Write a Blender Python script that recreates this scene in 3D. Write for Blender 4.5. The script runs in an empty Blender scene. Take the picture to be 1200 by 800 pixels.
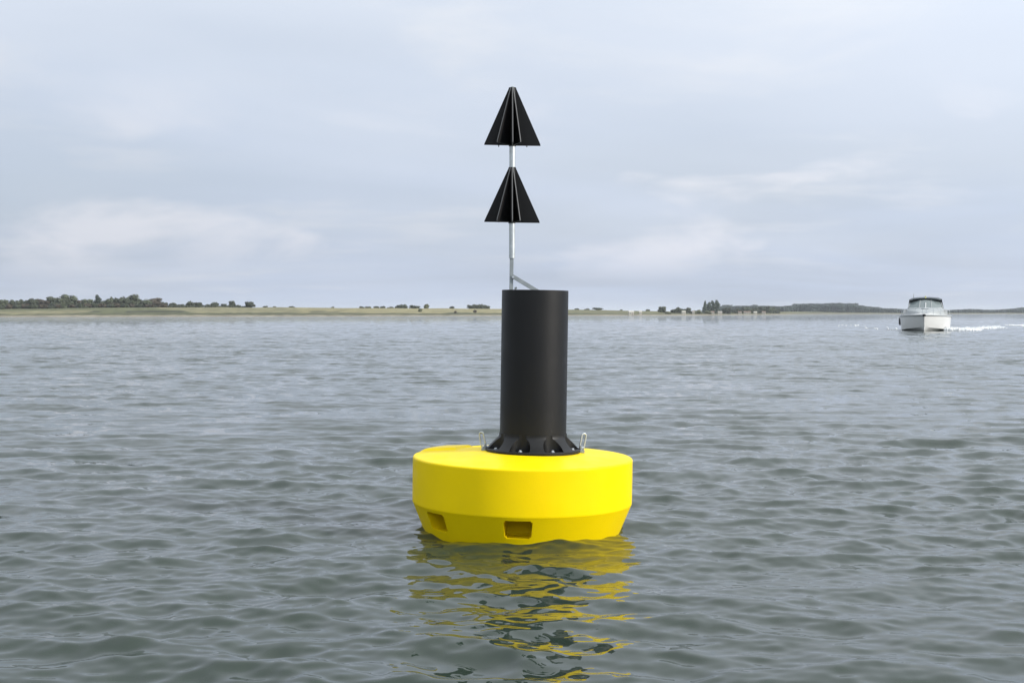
import bpy, bmesh, math, random
import numpy as np
from mathutils import Vector, Matrix

R = math.radians
random.seed(7)
scene = bpy.context.scene
col = scene.collection

# ------------------------------------------------------------------ camera
F = 1500.0            # focal length in photo pixels (1200 wide)
CAM_H = 1.466         # eye height above the water
CAM_Y = -8.755        # the buoy stands at y = 0
HOR = 366.5           # photo row of the horizon
cam_d = bpy.data.cameras.new('camera')
cam_d.sensor_width = 36.0
cam_d.lens = 36.0 * F / 1200.0
cam_d.clip_start = 0.1
cam_d.clip_end = 30000.0
cam = bpy.data.objects.new('camera', cam_d)
col.objects.link(cam)
cam.location = (0, CAM_Y, CAM_H)
cam.rotation_euler = (R(90) - math.atan((400 - HOR) / F), 0, 0)
scene.camera = cam

# ------------------------------------------------------------------ sky and sun
SUN_AZ = 113.0        # bearing clockwise from +Y (the viewing direction)
SUN_EL = 25.0
world = bpy.data.worlds.new('World')
scene.world = world
world.use_nodes = True
wt = world.node_tree
wt.nodes.clear()


def WN(kind, **kw):
    n = wt.nodes.new(kind)
    for k, v in kw.items():
        setattr(n, k, v)
    return n


def wmath(op, a, b=None, c=None, clamp=False):
    n = WN('ShaderNodeMath', operation=op, use_clamp=clamp)
    for i, v in enumerate((a, b, c)):
        if v is None:
            continue
        if isinstance(v, (int, float)):
            n.inputs[i].default_value = v
        else:
            wt.links.new(v, n.inputs[i])
    return n.outputs[0]


SKY_STRENGTH = 0.1
sky = WN('ShaderNodeTexSky', sky_type='NISHITA', sun_disc=False)
sky.sun_elevation = R(SUN_EL)
sky.sun_rotation = R(SUN_AZ)
sky.air_density = 1.0
sky.dust_density = 2.5
sky.ozone_density = 1.2
geo = WN('ShaderNodeTexCoord')
sep = WN('ShaderNodeSeparateXYZ')
wt.links.new(geo.outputs['Generated'], sep.inputs[0])
zc = wmath('ADD', wmath('MAXIMUM', sep.outputs[2], 0.0), 0.10)
px_ = wmath('DIVIDE', sep.outputs[0], zc)
py_ = wmath('DIVIDE', sep.outputs[1], zc)
comb = WN('ShaderNodeCombineXYZ')
wt.links.new(px_, comb.inputs[0])
wt.links.new(py_, comb.inputs[1])
comb.inputs[2].default_value = 17.1


def wnoise(vec, scale, detail, rough, dist=0.0):
    n = WN('ShaderNodeTexNoise')
    n.inputs['Scale'].default_value = scale
    n.inputs['Detail'].default_value = detail
    n.inputs['Roughness'].default_value = rough
    n.inputs['Distortion'].default_value = dist
    wt.links.new(vec, n.inputs['Vector'])
    return n.outputs['Fac']


def wramp(fac, lo, hi, a=0.0, b=1.0):
    n = WN('ShaderNodeMapRange', interpolation_type='SMOOTHSTEP')
    wt.links.new(fac, n.inputs[0])
    for i, v in enumerate((lo, hi, a, b)):
        n.inputs[i + 1].default_value = v
    return n.outputs[0]


def wmix(fac, a, b):
    n = WN('ShaderNodeMix', data_type='RGBA')
    for sock, v in ((n.inputs[0], fac), (n.inputs[6], a), (n.inputs[7], b)):
        if isinstance(v, (int, float)):
            sock.default_value = v
        elif isinstance(v, tuple):
            sock.default_value = v
        else:
            wt.links.new(v, sock)
    return n.outputs[2]


# a thin even veil of high cloud with softer, whiter banks in it; as in any veiled sky
# it brightens smoothly with height and towards the side where the sun stands
veil = wramp(wnoise(comb.outputs[0], 0.34, 4, 0.5, 0.5), 0.30, 0.72, 0.74, 0.96)
banks = wramp(wnoise(comb.outputs[0], 1.15, 7, 0.52, 0.25), 0.53, 0.76, 0.0, 0.5)
shade = wramp(wnoise(comb.outputs[0], 0.55, 5, 0.5, 0.2), 0.3, 0.7, 0.0, 1.0)
veil_col = wmix(shade, (5.55, 6.35, 7.95, 1), (6.15, 6.85, 8.25, 1))
sdot = WN('ShaderNodeVectorMath', operation='DOT_PRODUCT')
wt.links.new(geo.outputs['Generated'], sdot.inputs[0])
sdot.inputs[1].default_value = (math.sin(R(SUN_AZ)) * math.cos(R(SUN_EL)), math.cos(R(SUN_AZ)) * math.cos(R(SUN_EL)), math.sin(R(SUN_EL)))
fwd = wmath('POWER', wmath('MULTIPLY_ADD', sdot.outputs['Value'], 0.5, 0.5), 2.0)
side = wmath('MULTIPLY_ADD', fwd, 0.72, 0.92)
zup = wmath('MAXIMUM', sep.outputs[2], 0.0)
gain = WN('ShaderNodeCombineXYZ')
for ci, kz in enumerate((1.30, 1.15, 0.82)):
    wt.links.new(wmath('MULTIPLY', wmath('MULTIPLY_ADD', zup, kz, 1.0), side), gain.inputs[ci])


def wmul(a, b):
    n = WN('ShaderNodeVectorMath', operation='MULTIPLY')
    wt.links.new(a, n.inputs[0])
    wt.links.new(b, n.inputs[1])
    return n.outputs[0]


bank_col = wmix(0.0, (6.9, 7.2, 7.9, 1), (0, 0, 0, 1))
c1 = wmix(veil, sky.outputs[0], wmul(veil_col, gain.outputs[0]))
c2 = wmix(banks, c1, wmul(bank_col, gain.outputs[0]))
# low puffy cumulus far off, all round the horizon
puff_v = WN('ShaderNodeMapping')
puff_v.inputs['Scale'].default_value = (5.0, 5.0, 13.0)
puff_v.inputs['Location'].default_value = (1.7, 0, 0)
wt.links.new(geo.outputs['Generated'], puff_v.inputs['Vector'])
puff = wramp(wnoise(puff_v.outputs[0], 1.0, 6, 0.5, 0.3), 0.54, 0.68, 0.0, 0.62)
low = wmath('MULTIPLY', wramp(sep.outputs[2], 0.015, 0.05), wramp(sep.outputs[2], 0.08, 0.2, 1.0, 0.0))
c3 = wmix(wmath('MULTIPLY', puff, low), c2, wmul(wmix(0.0, (7.9, 8.0, 8.7, 1), (0, 0, 0, 1)), gain.outputs[0]))

bg = WN('ShaderNodeBackground')
bg.inputs['Strength'].default_value = SKY_STRENGTH
wt.links.new(c3, bg.inputs['Color'])
wo = WN('ShaderNodeOutputWorld')
wt.links.new(bg.outputs[0], wo.inputs['Surface'])

sun_d = bpy.data.lights.new('sun', 'SUN')
sun_d.energy = 3.4
sun_d.angle = R(3.0)
sun_d.color = (1.0, 0.95, 0.87)
sun = bpy.data.objects.new('sun', sun_d)
col.objects.link(sun)
sdir = Vector((math.sin(R(SUN_AZ)) * math.cos(R(SUN_EL)), math.cos(R(SUN_AZ)) * math.cos(R(SUN_EL)), math.sin(R(SUN_EL))))
sun.rotation_euler = sdir.to_track_quat('Z', 'Y').to_euler()
sun.location = (30, -20, 40)

scene.view_settings.view_transform = 'Standard'
scene.view_settings.look = 'None'
scene.view_settings.exposure = 0.0
scene.view_settings.gamma = 1.0
scene.view_settings.use_curve_mapping = False
scene.render.engine = 'CYCLES'
scene.cycles.use_denoising = True
scene.cycles.max_bounces = 6
scene.cycles.diffuse_bounces = 2
scene.cycles.volume_bounces = 0
scene.cycles.caustics_reflective = False
scene.cycles.caustics_refractive = False


# ------------------------------------------------------------------ helpers
def linear(r, g, b):
    f = lambda c: ((c / 255 + 0.055) / 1.055) ** 2.4 if c > 10 else c / 255 / 12.92
    return (f(r), f(g), f(b), 1)


def obj(name, data, parent=None, mat=None):
    o = bpy.data.objects.new(name, data)
    col.objects.link(o)
    if parent is not None:
        o.parent = parent
    if mat is not None and data is not None and not data.materials:
        data.materials.append(mat)
    return o


def tag(o, label=None, cat=None, group=None, kind=None):
    for k, v in (('label', label), ('category', cat), ('group', group), ('kind', kind)):
        if v:
            o[k] = v
    return o


def mesh(name, verts, faces, smooth=False, sharp=None):
    m = bpy.data.meshes.new(name)
    m.from_pydata([tuple(v) for v in verts], [], faces)
    m.update()
    if smooth:
        m.polygons.foreach_set('use_smooth', [True] * len(m.polygons))
        if sharp:
            m.set_sharp_from_angle(angle=R(sharp))
    return m


def bm_mesh(name, bm, smooth=False, sharp=None):
    bmesh.ops.recalc_face_normals(bm, faces=bm.faces)
    m = bpy.data.meshes.new(name)
    bm.to_mesh(m)
    bm.free()
    if smooth:
        m.polygons.foreach_set('use_smooth', [True] * len(m.polygons))
        if sharp:
            m.set_sharp_from_angle(angle=R(sharp))
    return m


def add_lathe(bm, prof, seg=64, cx=0.0, cy=0.0, close=False):
    """revolve (r, z) points about the vertical through (cx, cy); r = 0 closes to a point"""
    rings = []
    for r, z in prof:
        if r < 1e-6:
            rings.append([bm.verts.new((cx, cy, z))])
        else:
            rings.append([bm.verts.new((cx + r * math.cos(2 * math.pi * i / seg), cy + r * math.sin(2 * math.pi * i / seg), z)) for i in range(seg)])
    pairs = list(zip(rings, rings[1:]))
    if close:
        pairs.append((rings[-1], rings[0]))
    for a, b in pairs:
        for i in range(seg):
            j = (i + 1) % seg
            if len(a) == 1 and len(b) == 1:
                continue
            if len(a) == 1:
                bm.faces.new((a[0], b[j], b[i]))
            elif len(b) == 1:
                bm.faces.new((a[i], a[j], b[0]))
            else:
                bm.faces.new((a[i], a[j], b[j], b[i]))
    return rings


def add_box(bm, c, s, rot=None, bevel=0.0):
    t = bmesh.new()
    bmesh.ops.create_cube(t, size=1.0)
    for v in t.verts:
        v.co = Vector((v.co.x * s[0], v.co.y * s[1], v.co.z * s[2]))
    if bevel:
        bmesh.ops.bevel(t, geom=t.edges[:], offset=bevel, segments=2, affect='EDGES')
    M = Matrix.Translation(Vector(c))
    if rot is not None:
        M = M @ rot.to_4x4()
    t.transform(M)
    tm = bpy.data.meshes.new('t')
    t.to_mesh(tm)
    t.free()
    bm.from_mesh(tm)
    bpy.data.meshes.remove(tm)


def add_tube(bm, pts, r, seg=10, closed=False, caps=True):
    pts = [Vector(p) for p in pts]
    n = len(pts)
    rings = []
    up = None
    for i, p in enumerate(pts):
        a = pts[(i - 1) % n] if (closed or i > 0) else p
        b = pts[(i + 1) % n] if (closed or i < n - 1) else p
        t = (b - a).normalized()
        if up is None:
            up = Vector((0, 0, 1)) if abs(t.z) < 0.9 else Vector((0, 1, 0))
        s = t.cross(up)
        if s.length < 1e-4:
            s = t.cross(Vector((1, 0, 0)))
        s.normalize()
        u = s.cross(t).normalized()
        up = u
        rr = r[i] if isinstance(r, (list, tuple)) else r
        rings.append([bm.verts.new(p + s * (rr * math.cos(2 * math.pi * k / seg)) + u * (rr * math.sin(2 * math.pi * k / seg))) for k in range(seg)])
    rng = range(n) if closed else range(n - 1)
    for i in rng:
        a, b = rings[i], rings[(i + 1) % n]
        for k in range(seg):
            j = (k + 1) % seg
            bm.faces.new((a[k], a[j], b[j], b[k]))
    if caps and not closed:
        bm.faces.new(rings[0])
        bm.faces.new(rings[-1])


def boolean(m, cutters, name):
    """mesh m minus the cutter meshes, returned as a new mesh"""
    o = bpy.data.objects.new('tmp_a', m)
    col.objects.link(o)
    tmp = []
    for c in cutters:
        k = bpy.data.objects.new('tmp_c', c)
        col.objects.link(k)
        tmp.append(k)
        md = o.modifiers.new('b', 'BOOLEAN')
        md.operation = 'DIFFERENCE'
        md.solver = 'EXACT'
        md.object = k
    dg = bpy.context.evaluated_depsgraph_get()
    dg.update()
    out = bpy.data.meshes.new_from_object(o.evaluated_get(dg))
    out.name = name
    for t in tmp + [o]:
        bpy.data.objects.remove(t)
    return out


# ------------------------------------------------------------------ materials
def material(name, color, rough=0.5, metal=0.0, noise=None, bump=None, spec=0.5, rnoise=None, objrand=0.0, coat=0.0):
    """noise = (scale, amount): light/dark mottling; bump = (scale, strength)"""
    m = bpy.data.materials.new(name)
    m.use_nodes = True
    nt = m.node_tree
    b = nt.nodes['Principled BSDF']
    b.inputs['Roughness'].default_value = rough
    b.inputs['Metallic'].default_value = metal
    b.inputs['Specular IOR Level'].default_value = spec
    b.inputs['Base Color'].default_value = color
    if coat:
        b.inputs['Coat Weight'].default_value = coat
        b.inputs['Coat Roughness'].default_value = 0.15
    tc = nt.nodes.new('ShaderNodeTexCoord')

    def nz(scale, detail=5):
        n = nt.nodes.new('ShaderNodeTexNoise')
        n.inputs['Scale'].default_value = scale
        n.inputs['Detail'].default_value = detail
        nt.links.new(tc.outputs['Object'], n.inputs['Vector'])
        return n
    last = None
    if noise:
        n = nz(noise[0])
        mr = nt.nodes.new('ShaderNodeMapRange')
        mr.inputs[1].default_value = 0.3
        mr.inputs[2].default_value = 0.7
        mr.inputs[3].default_value = 1 - noise[1]
        mr.inputs[4].default_value = 1 + noise[1]
        nt.links.new(n.outputs['Fac'], mr.inputs[0])
        hv = nt.nodes.new('ShaderNodeHueSaturation')
        hv.inputs['Color'].default_value = color
        nt.links.new(mr.outputs[0], hv.inputs['Value'])
        last = hv
    if objrand:
        oi = nt.nodes.new('ShaderNodeObjectInfo')
        mr = nt.nodes.new('ShaderNodeMapRange')
        mr.inputs[3].default_value = 1 - objrand
        mr.inputs[4].default_value = 1 + objrand
        nt.links.new(oi.outputs['Random'], mr.inputs[0])
        hv = nt.nodes.new('ShaderNodeHueSaturation')
        hv.inputs['Color'].default_value = color
        nt.links.new(mr.outputs[0], hv.inputs['Value'])
        if last:
            nt.links.new(last.outputs[0], hv.inputs['Color'])
        last = hv
    if last:
        nt.links.new(last.outputs[0], b.inputs['Base Color'])
    if rnoise:
        n = nz(rnoise[0])
        mr = nt.nodes.new('ShaderNodeMapRange')
        mr.inputs[1].default_value = 0.3
        mr.inputs[2].default_value = 0.7
        mr.inputs[3].default_value = rough - rnoise[1]
        mr.inputs[4].default_value = rough + rnoise[1]
        nt.links.new(n.outputs['Fac'], mr.inputs[0])
        nt.links.new(mr.outputs[0], b.inputs['Roughness'])
    if bump:
        n = nz(bump[0], 3)
        bp = nt.nodes.new('ShaderNodeBump')
        bp.inputs['Strength'].default_value = bump[1]
        bp.inputs['Distance'].default_value = 0.01
        nt.links.new(n.outputs['Fac'], bp.inputs['Height'])
        nt.links.new(bp.outputs[0], b.inputs['Normal'])
    return m


M = {
    'yellow': material('yellow_plastic', (0.89, 0.650, 0.001, 1), 0.45, noise=(3.0, 0.04), bump=(60, 0.04), rnoise=(9, 0.08), spec=0.12),
    'black': material('black_plastic', (0.003, 0.003, 0.003, 1), 0.46, noise=(5.0, 0.15), bump=(80, 0.05), rnoise=(7, 0.05), spec=0.36),
    'fin_edge': material('grey_plate_edge', (0.10, 0.10, 0.10, 1), 0.5),  # paler grey on the narrow edge faces of the fins
    'fin': material('black_plate', (0.004, 0.004, 0.0045, 1), 0.55, rnoise=(9, 0.08), spec=0.3),
    'galv': material('galvanised_steel', (0.52, 0.55, 0.55, 1), 0.42, 0.75, noise=(25, 0.12), rnoise=(20, 0.1)),
    'dullsteel': material('dull_steel', (0.30, 0.33, 0.34, 1), 0.55, 0.4, noise=(25, 0.12)),
    'bright': material('stainless_steel', (0.50, 0.53, 0.56, 1), 0.4, 0.5),
    'gel': material('white_gelcoat', (0.68, 0.68, 0.665, 1), 0.25, noise=(0.8, 0.03)),
    'gelgrey': material('grey_gelcoat', (0.33, 0.35, 0.35, 1), 0.4, noise=(0.8, 0.04)),
    'antifoul': material('dark_antifouling', (0.05, 0.06, 0.07, 1), 0.6, noise=(3, 0.15)),
    'canvas': material('dark_canvas', (0.06, 0.075, 0.085, 1), 0.8, noise=(3, 0.15)),
    'rubber': material('dark_rubber', (0.03, 0.033, 0.036, 1), 0.6),
    'bark': material('bark', (0.09, 0.075, 0.06, 1), 0.9, noise=(2, 0.2)),
    'leaf': material('broad_leaf', (0.066, 0.078, 0.046, 1), 0.7, noise=(0.35, 0.35), objrand=0.3, spec=0.2),
    'leaf_pale': material('pale_leaf', (0.115, 0.125, 0.06, 1), 0.7, noise=(0.35, 0.3), objrand=0.2, spec=0.2),
    'leaf_brown': material('brownish_leaf', (0.085, 0.07, 0.048, 1), 0.7, noise=(0.35, 0.3), objrand=0.2, spec=0.2),
    'far_leaf': material('far_wood_leaf', (0.036, 0.050, 0.042, 1), 0.8, noise=(0.05, 0.3), spec=0.1),
    'needle': material('needle_leaf', (0.045, 0.062, 0.042, 1), 0.7, noise=(0.35, 0.3), objrand=0.2, spec=0.2),
    'wall_pale': material('pale_render', (0.42, 0.40, 0.34, 1), 0.8, noise=(1.5, 0.08)),
    'roof': material('roof_felt', (0.30, 0.27, 0.24, 1), 0.8, noise=(1.5, 0.15)),
    'roof_red': material('roof_red', (0.20, 0.14, 0.11, 1), 0.8, noise=(1.5, 0.15)),
}


def glass_mat():
    m = bpy.data.materials.new('tinted_glass')
    m.use_nodes = True
    b = m.node_tree.nodes['Principled BSDF']
    b.inputs['Base Color'].default_value = (0.17, 0.20, 0.20, 1)
    b.inputs['Roughness'].default_value = 0.04
    b.inputs['IOR'].default_value = 1.5
    return m


M['glass'] = glass_mat()

# ------------------------------------------------------------------ sea
rng = np.random.default_rng(21)


def water_material():
    m = bpy.data.materials.new('sea_water')
    m.use_nodes = True
    nt = m.node_tree
    b = nt.nodes['Principled BSDF']
    b.inputs['Base Color'].default_value = (0.022, 0.034, 0.025, 1)
    b.inputs['Roughness'].default_value = 0.03
    b.inputs['IOR'].default_value = 1.40
    g = nt.nodes.new('ShaderNodeNewGeometry')
    at = nt.nodes.new('ShaderNodeAttribute')
    at.attribute_name = 'ripple'

    def vm(op, a, b2=None, scale=None):
        n = nt.nodes.new('ShaderNodeVectorMath')
        n.operation = op
        for i, v in enumerate((a, b2)):
            if v is None:
                continue
            if isinstance(v, tuple):
                n.inputs[i].default_value = v
            else:
                nt.links.new(v, n.inputs[i])
        if scale is not None:
            if isinstance(scale, (int, float)):
                n.inputs['Scale'].default_value = scale
            else:
                nt.links.new(scale, n.inputs['Scale'])
        return n.outputs[0]

    def nz(vec, scale, detail, rough):
        n = nt.nodes.new('ShaderNodeTexNoise')
        n.inputs['Scale'].default_value = scale
        n.inputs['Detail'].default_value = detail
        n.inputs['Roughness'].default_value = rough
        nt.links.new(vec, n.inputs['Vector'])
        return n
    # wavelets the mesh is too coarse to carry far away: random slopes
    p1 = vm('MULTIPLY', g.outputs['Position'], (0.75, 1.15, 0.0))
    n1 = nz(p1, 1.0, 4, 0.62)
    s1 = vm('SUBTRACT', n1.outputs['Color'], (0.5, 0.5, 0.5))
    s1 = vm('MULTIPLY', s1, (7.0, 7.0, 0.0))
    s1 = vm('SCALE', s1, scale=at.outputs['Fac'])
    # fine ripples everywhere
    p2 = vm('MULTIPLY', g.outputs['Position'], (0.8, 1.25, 0.0))
    n2 = nz(p2, 13.0, 3, 0.55)
    s2 = vm('SUBTRACT', n2.outputs['Color'], (0.5, 0.5, 0.5))
    s2 = vm('MULTIPLY', s2, (0.15, 0.15, 0.0))
    # breeze patches: the fine ripples come and go
    n3 = nz(g.outputs['Position'], 0.22, 2, 0.5)
    mr = nt.nodes.new('ShaderNodeMapRange')
    mr.inputs[1].default_value = 0.35
    mr.inputs[2].default_value = 0.65
    mr.inputs[3].default_value = 0.35
    mr.inputs[4].default_value = 1.25
    nt.links.new(n3.outputs['Fac'], mr.inputs[0])
    s2 = vm('SCALE', s2, scale=mr.outputs[0])
    nn = vm('ADD', g.outputs['Normal'], s1)
    nn = vm('ADD', nn, s2)
    nn = vm('NORMALIZE', nn)
    nt.links.new(nn, b.inputs['Normal'])
    return m


def build_sea():
    fr = F * 1024 / 1200
    ds = [4.0]
    while ds[-1] < 9000:
        d = ds[-1]
        px1 = d * d / (CAM_H * fr)                     # one picture row, in metres along the water
        ds.append(d + max(0.011, min(0.66 * px1, 0.125 + max(0, d - 55) * 0.0040) if d < 420 else 0.12 * d))
    near = list(np.linspace(0.25, ds[0], 60)[:-1])
    ds = np.array(near + ds)
    u = np.linspace(-0.49, 0.49, 730)
    ang_c = np.arctan(u)
    side = np.linspace(math.atan(0.49), math.pi, 34)[1:]
    ang = np.concatenate([-side[::-1][1:], ang_c, side])
    ang[0] = -side[-1] + (side[1] - side[0])
    nr, nc = len(ds), len(ang)
    D, A = np.meshgrid(ds, ang, indexing='ij')
    X0 = D * np.sin(A)
    Y0 = D * np.cos(A)
    dr = np.gradient(ds)
    da = np.gradient(ang)
    DR = np.repeat(dr[:, None], nc, 1).ravel()
    DT = (ds[:, None] * da[None, :]).ravel()
    rx, ry = np.sin(A).ravel(), np.cos(A).ravel()
    X, Y = X0.ravel(), Y0.ravel() + CAM_Y
    # wave components: short steep chop, wind roughly towards the viewer
    NW = 260
    lam = np.exp(rng.uniform(math.log(0.085), math.log(4.0), NW))
    k = 2 * np.pi / lam
    lp = 0.50
    w = np.where(lam > lp, np.exp(-(np.log(lam / lp) / 0.62) ** 2), (lam / lp) ** 0.30)
    slope2 = w / w.sum() * (0.166 ** 2) * 2
    amp = np.sqrt(slope2) / k * rng.uniform(0.6, 1.4, NW)
    spread = np.where(lam > 0.5, 0.40, 0.64)
    th = math.radians(-96) + rng.normal(0, 1, NW) * spread
    kx, ky = k * np.cos(th), k * np.sin(th)
    ph = rng.uniform(0, 2 * np.pi, NW)
    n = X.size
    H = np.zeros(n)
    GX = np.zeros(n)
    GY = np.zeros(n)
    RES = np.zeros(n)
    CH = 60000
    for a in range(0, n, CH):
        e = min(n, a + CH)
        x, y = X[a:e].astype(np.float64), Y[a:e]
        drr, dtt, rrx, rry = DR[a:e], DT[a:e], rx[a:e], ry[a:e]
        h = np.zeros(e - a); gx = np.zeros(e - a); gy = np.zeros(e - a); res = np.zeros(e - a)
        for i in range(NW):
            step = np.maximum(np.abs(kx[i] * rrx + ky[i] * rry) * drr, np.abs(kx[i] * rry - ky[i] * rrx) * dtt)
            wt_ = np.clip((2.9 - step) / 1.2, 0, 1)
            res += (1 - wt_ ** 2) * (amp[i] * k[i]) ** 2 * 0.5
            if not wt_.any():
                continue
            p = kx[i] * x + ky[i] * y + ph[i]
            c = np.cos(p) * wt_
            sn = np.sin(p) * wt_
            h += amp[i] * c
            q = (0.70 if lam[i] > 0.3 else 0.3) * amp[i] / k[i]
            gx -= q * kx[i] * sn
            gy -= q * ky[i] * sn
        # gusts: patches of livelier and quieter water
        gust = 1 + 0.22 * np.sin(0.9 * x + 0.5 * y + 1.0) * np.sin(0.35 * y - 0.4 * x) + 0.16 * np.sin(0.21 * x - 0.33 * y + 2.0)
        h *= gust; gx *= gust; gy *= gust
        H[a:e] = h; GX[a:e] = gx; GY[a:e] = gy; RES[a:e] = res
    co = np.stack([X + GX, Y + GY, H], 1).astype(np.float32)
    idx = np.arange(n).reshape(nr, nc)
    a = idx[:-1, :]
    b = idx[1:, :]
    a2 = np.roll(a, -1, 1)
    b2 = np.roll(b, -1, 1)
    quads = np.stack([a, b, b2, a2], -1).reshape(-1, 4)
    inner = idx[0, :]
    m = bpy.data.meshes.new('sea')
    m.vertices.add(n)
    m.vertices.foreach_set('co', co.ravel())
    nq = len(quads)
    m.loops.add(nq * 4)
    m.loops.foreach_set('vertex_index', quads[:, ::-1].astype(np.int32).ravel())
    m.polygons.add(nq)
    m.polygons.foreach_set('loop_start', np.arange(0, nq * 4, 4, dtype=np.int32))
    m.update(calc_edges=True)
    m.validate()
    m.polygons.foreach_set('use_smooth', np.ones(len(m.polygons), dtype=bool))
    at = m.attributes.new('ripple', 'FLOAT', 'POINT')
    at.data.foreach_set('value', np.sqrt(RES).astype(np.float32))
    m.update()
    # make sure the sheet faces up
    if m.polygons[nq // 2].normal.z < 0:
        m.flip_normals()
    print('sea', n, nq, H.std(), H.max())
    o = obj('sea', m, None, water_material())
    return tag(o, 'choppy grey green sea water with small wind waves', kind='structure')


build_sea()

# ------------------------------------------------------------------ the far shore
SH = [(-700, 420), (0, 458), (200, 489), (400, 536), (500, 579), (590, 628), (667, 666), (740, 680), (800, 758), (850, 860), (905, 960),
      (930, 1220), (1000, 1466), (1060, 1580), (1200, 1830), (1900, 1900)]
RG = [(-700, 361), (0, 362.3), (100, 360.6), (200, 360), (330, 360), (400, 360.6), (500, 361.2), (590, 361.8), (667, 362.6), (740, 364), (800, 365.2),
      (850, 365.4), (905, 365.4), (930, 365.0), (1000, 364.6), (1060, 365.8), (1200, 365.2), (1900, 364)]


def interp(tab, x):
    return float(np.interp(x, [t[0] for t in tab], [t[1] for t in tab]))


def shore_d(px):
    return interp(SH, px)


def ridge_depth(px):
    return interp([(0, 120), (590, 140), (800, 110), (900, 120), (930, 300), (1200, 400)], px)


def vnoise(x, y, seed=0):
    """smooth value noise"""
    xi, yi = math.floor(x), math.floor(y)
    fx, fy = x - xi, y - yi
    fx, fy = fx * fx * (3 - 2 * fx), fy * fy * (3 - 2 * fy)

    def hsh(i, j):
        v = math.sin(i * 127.1 + j * 311.7 + seed * 74.7) * 43758.5453
        return v - math.floor(v)
    return (hsh(xi, yi) * (1 - fx) + hsh(xi + 1, yi) * fx) * (1 - fy) + (hsh(xi, yi + 1) * (1 - fx) + hsh(xi + 1, yi + 1) * fx) * fy


def ground_z(px, d):
    """height of the land at bearing px (photo column) and distance d from the viewer"""
    ds = shore_d(px)
    rd = ridge_depth(px)
    dr = ds + rd
    zr = CAM_H + (HOR - interp(RG, px)) * dr / F
    t = d - ds
    if t < 0:
        return max(-1.2, t * 0.05)
    beach = 0.55 * min(1.0, t / 9.0)
    if t <= rd:
        v = max(0.0, (t - 9.0) / (rd - 9.0))
        z = beach + (zr - 0.55) * (v ** 0.85)
    else:
        z = zr - (t - rd) * 0.0012
    z += (vnoise(px * 0.05, t * 0.03, 3) - 0.5) * 0.25 * min(1, t / 20)
    return z


def at(px, d):
    """point on the land seen in photo column px at distance d"""
    return Vector(((px - 600) / F * d, CAM_Y + d, ground_z(px, d)))


def build_land():
    pxs = np.linspace(-700, 1900, 521)
    steps = [-14, -4, 0, 3, 6, 9, 12, 16, 20, 25, 30, 36, 44, 54, 66, 80, 95, 110, 125, 140, 160, 200, 260, 340, 440, 600, 900, 1400]
    verts, cols = [], []
    for px in pxs:
        ds, rd = shore_d(px), ridge_depth(px)
        sc = rd / 120.0
        for s in steps:
            t = s if s <= 12 else 12 + (s - 12) * sc
            t += (vnoise(px * 0.09, s * 0.01, 9) - 0.5) * 6.0 if s > -10 else 0
            d = ds + t
            p = Vector(((px - 600) / F * d, CAM_Y + d, ground_z(px, d)))
            verts.append(p)
            v = t / rd
            n1 = vnoise(px * 0.03, t * 0.02, 5)
            n2 = vnoise(px * 0.15, t * 0.15, 6)
            sand = (0.22, 0.195, 0.145)
            scrub = (0.045, 0.048, 0.03)
            olive = (0.105, 0.11, 0.058)
            tan = (0.185, 0.172, 0.10)
            gold = (0.225, 0.202, 0.112)
            if t < 10:
                c = sand
            elif v < 0.17 + 0.14 * n1:
                c = tuple(a * 0.6 + b * 0.4 for a, b in zip(scrub, olive)) if n2 > 0.35 else olive
            else:
                if px < 60 + 60 * n1:
                    c = tan if v < 0.6 else olive
                elif px < 215 + 60 * n1 - 60 * v:
                    c = olive if (v < 0.3 or v > 0.5 or n1 < 0.5) else scrub
                elif px < 640:
                    c = gold if px > 330 + 40 * n1 else tan
                    if 360 < px < 425 and v < 0.55 - (px - 360) / 200.0:
                        c = tuple(0.5 * a + 0.5 * b for a, b in zip(scrub, tan))
                else:
                    c = tuple(0.55 * a + 0.45 * b for a, b in zip(olive, tan))
            k = 0.82 + 0.36 * n2
            cols.append((c[0] * k, c[1] * k, c[2] * k, 1))
    ns = len(steps)
    faces = []
    for i in range(len(pxs) - 1):
        for j in range(ns - 1):
            a = i * ns + j
            faces.append((a, a + ns, a + ns + 1, a + 1))
    m = mesh('terrain', verts, faces, True)
    if m.polygons[0].normal.z < 0:
        m.flip_normals()
    ca = m.color_attributes.new('soil', 'FLOAT_COLOR', 'POINT')
    ca.data.foreach_set('color', [x for c in cols for x in c])
    mt = bpy.data.materials.new('field_and_beach')
    mt.use_nodes = True
    nt = mt.node_tree
    b = nt.nodes['Principled BSDF']
    b.inputs['Roughness'].default_value = 0.9
    b.inputs['Specular IOR Level'].default_value = 0.1
    at_ = nt.nodes.new('ShaderNodeVertexColor')
    at_.layer_name = 'soil'
    tc = nt.nodes.new('ShaderNodeTexCoord')
    n = nt.nodes.new('ShaderNodeTexNoise')
    n.inputs['Scale'].default_value = 0.25
    n.inputs['Detail'].default_value = 6
    nt.links.new(tc.outputs['Object'], n.inputs['Vector'])
    mr = nt.nodes.new('ShaderNodeMapRange')
    mr.inputs[1].default_value = 0.3
    mr.inputs[2].default_value = 0.7
    mr.inputs[3].default_value = 0.75
    mr.inputs[4].default_value = 1.25
    nt.links.new(n.outputs['Fac'], mr.inputs[0])
    hv = nt.nodes.new('ShaderNodeHueSaturation')
    nt.links.new(at_.outputs[0], hv.inputs['Color'])
    nt.links.new(mr.outputs[0], hv.inputs['Value'])
    nt.links.new(hv.outputs[0], b.inputs['Base Color'])
    o = obj('terrain', m, None, mt)
    tag(o, 'low far shore with sandy beach and stubble fields', kind='structure')


build_land()


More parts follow.
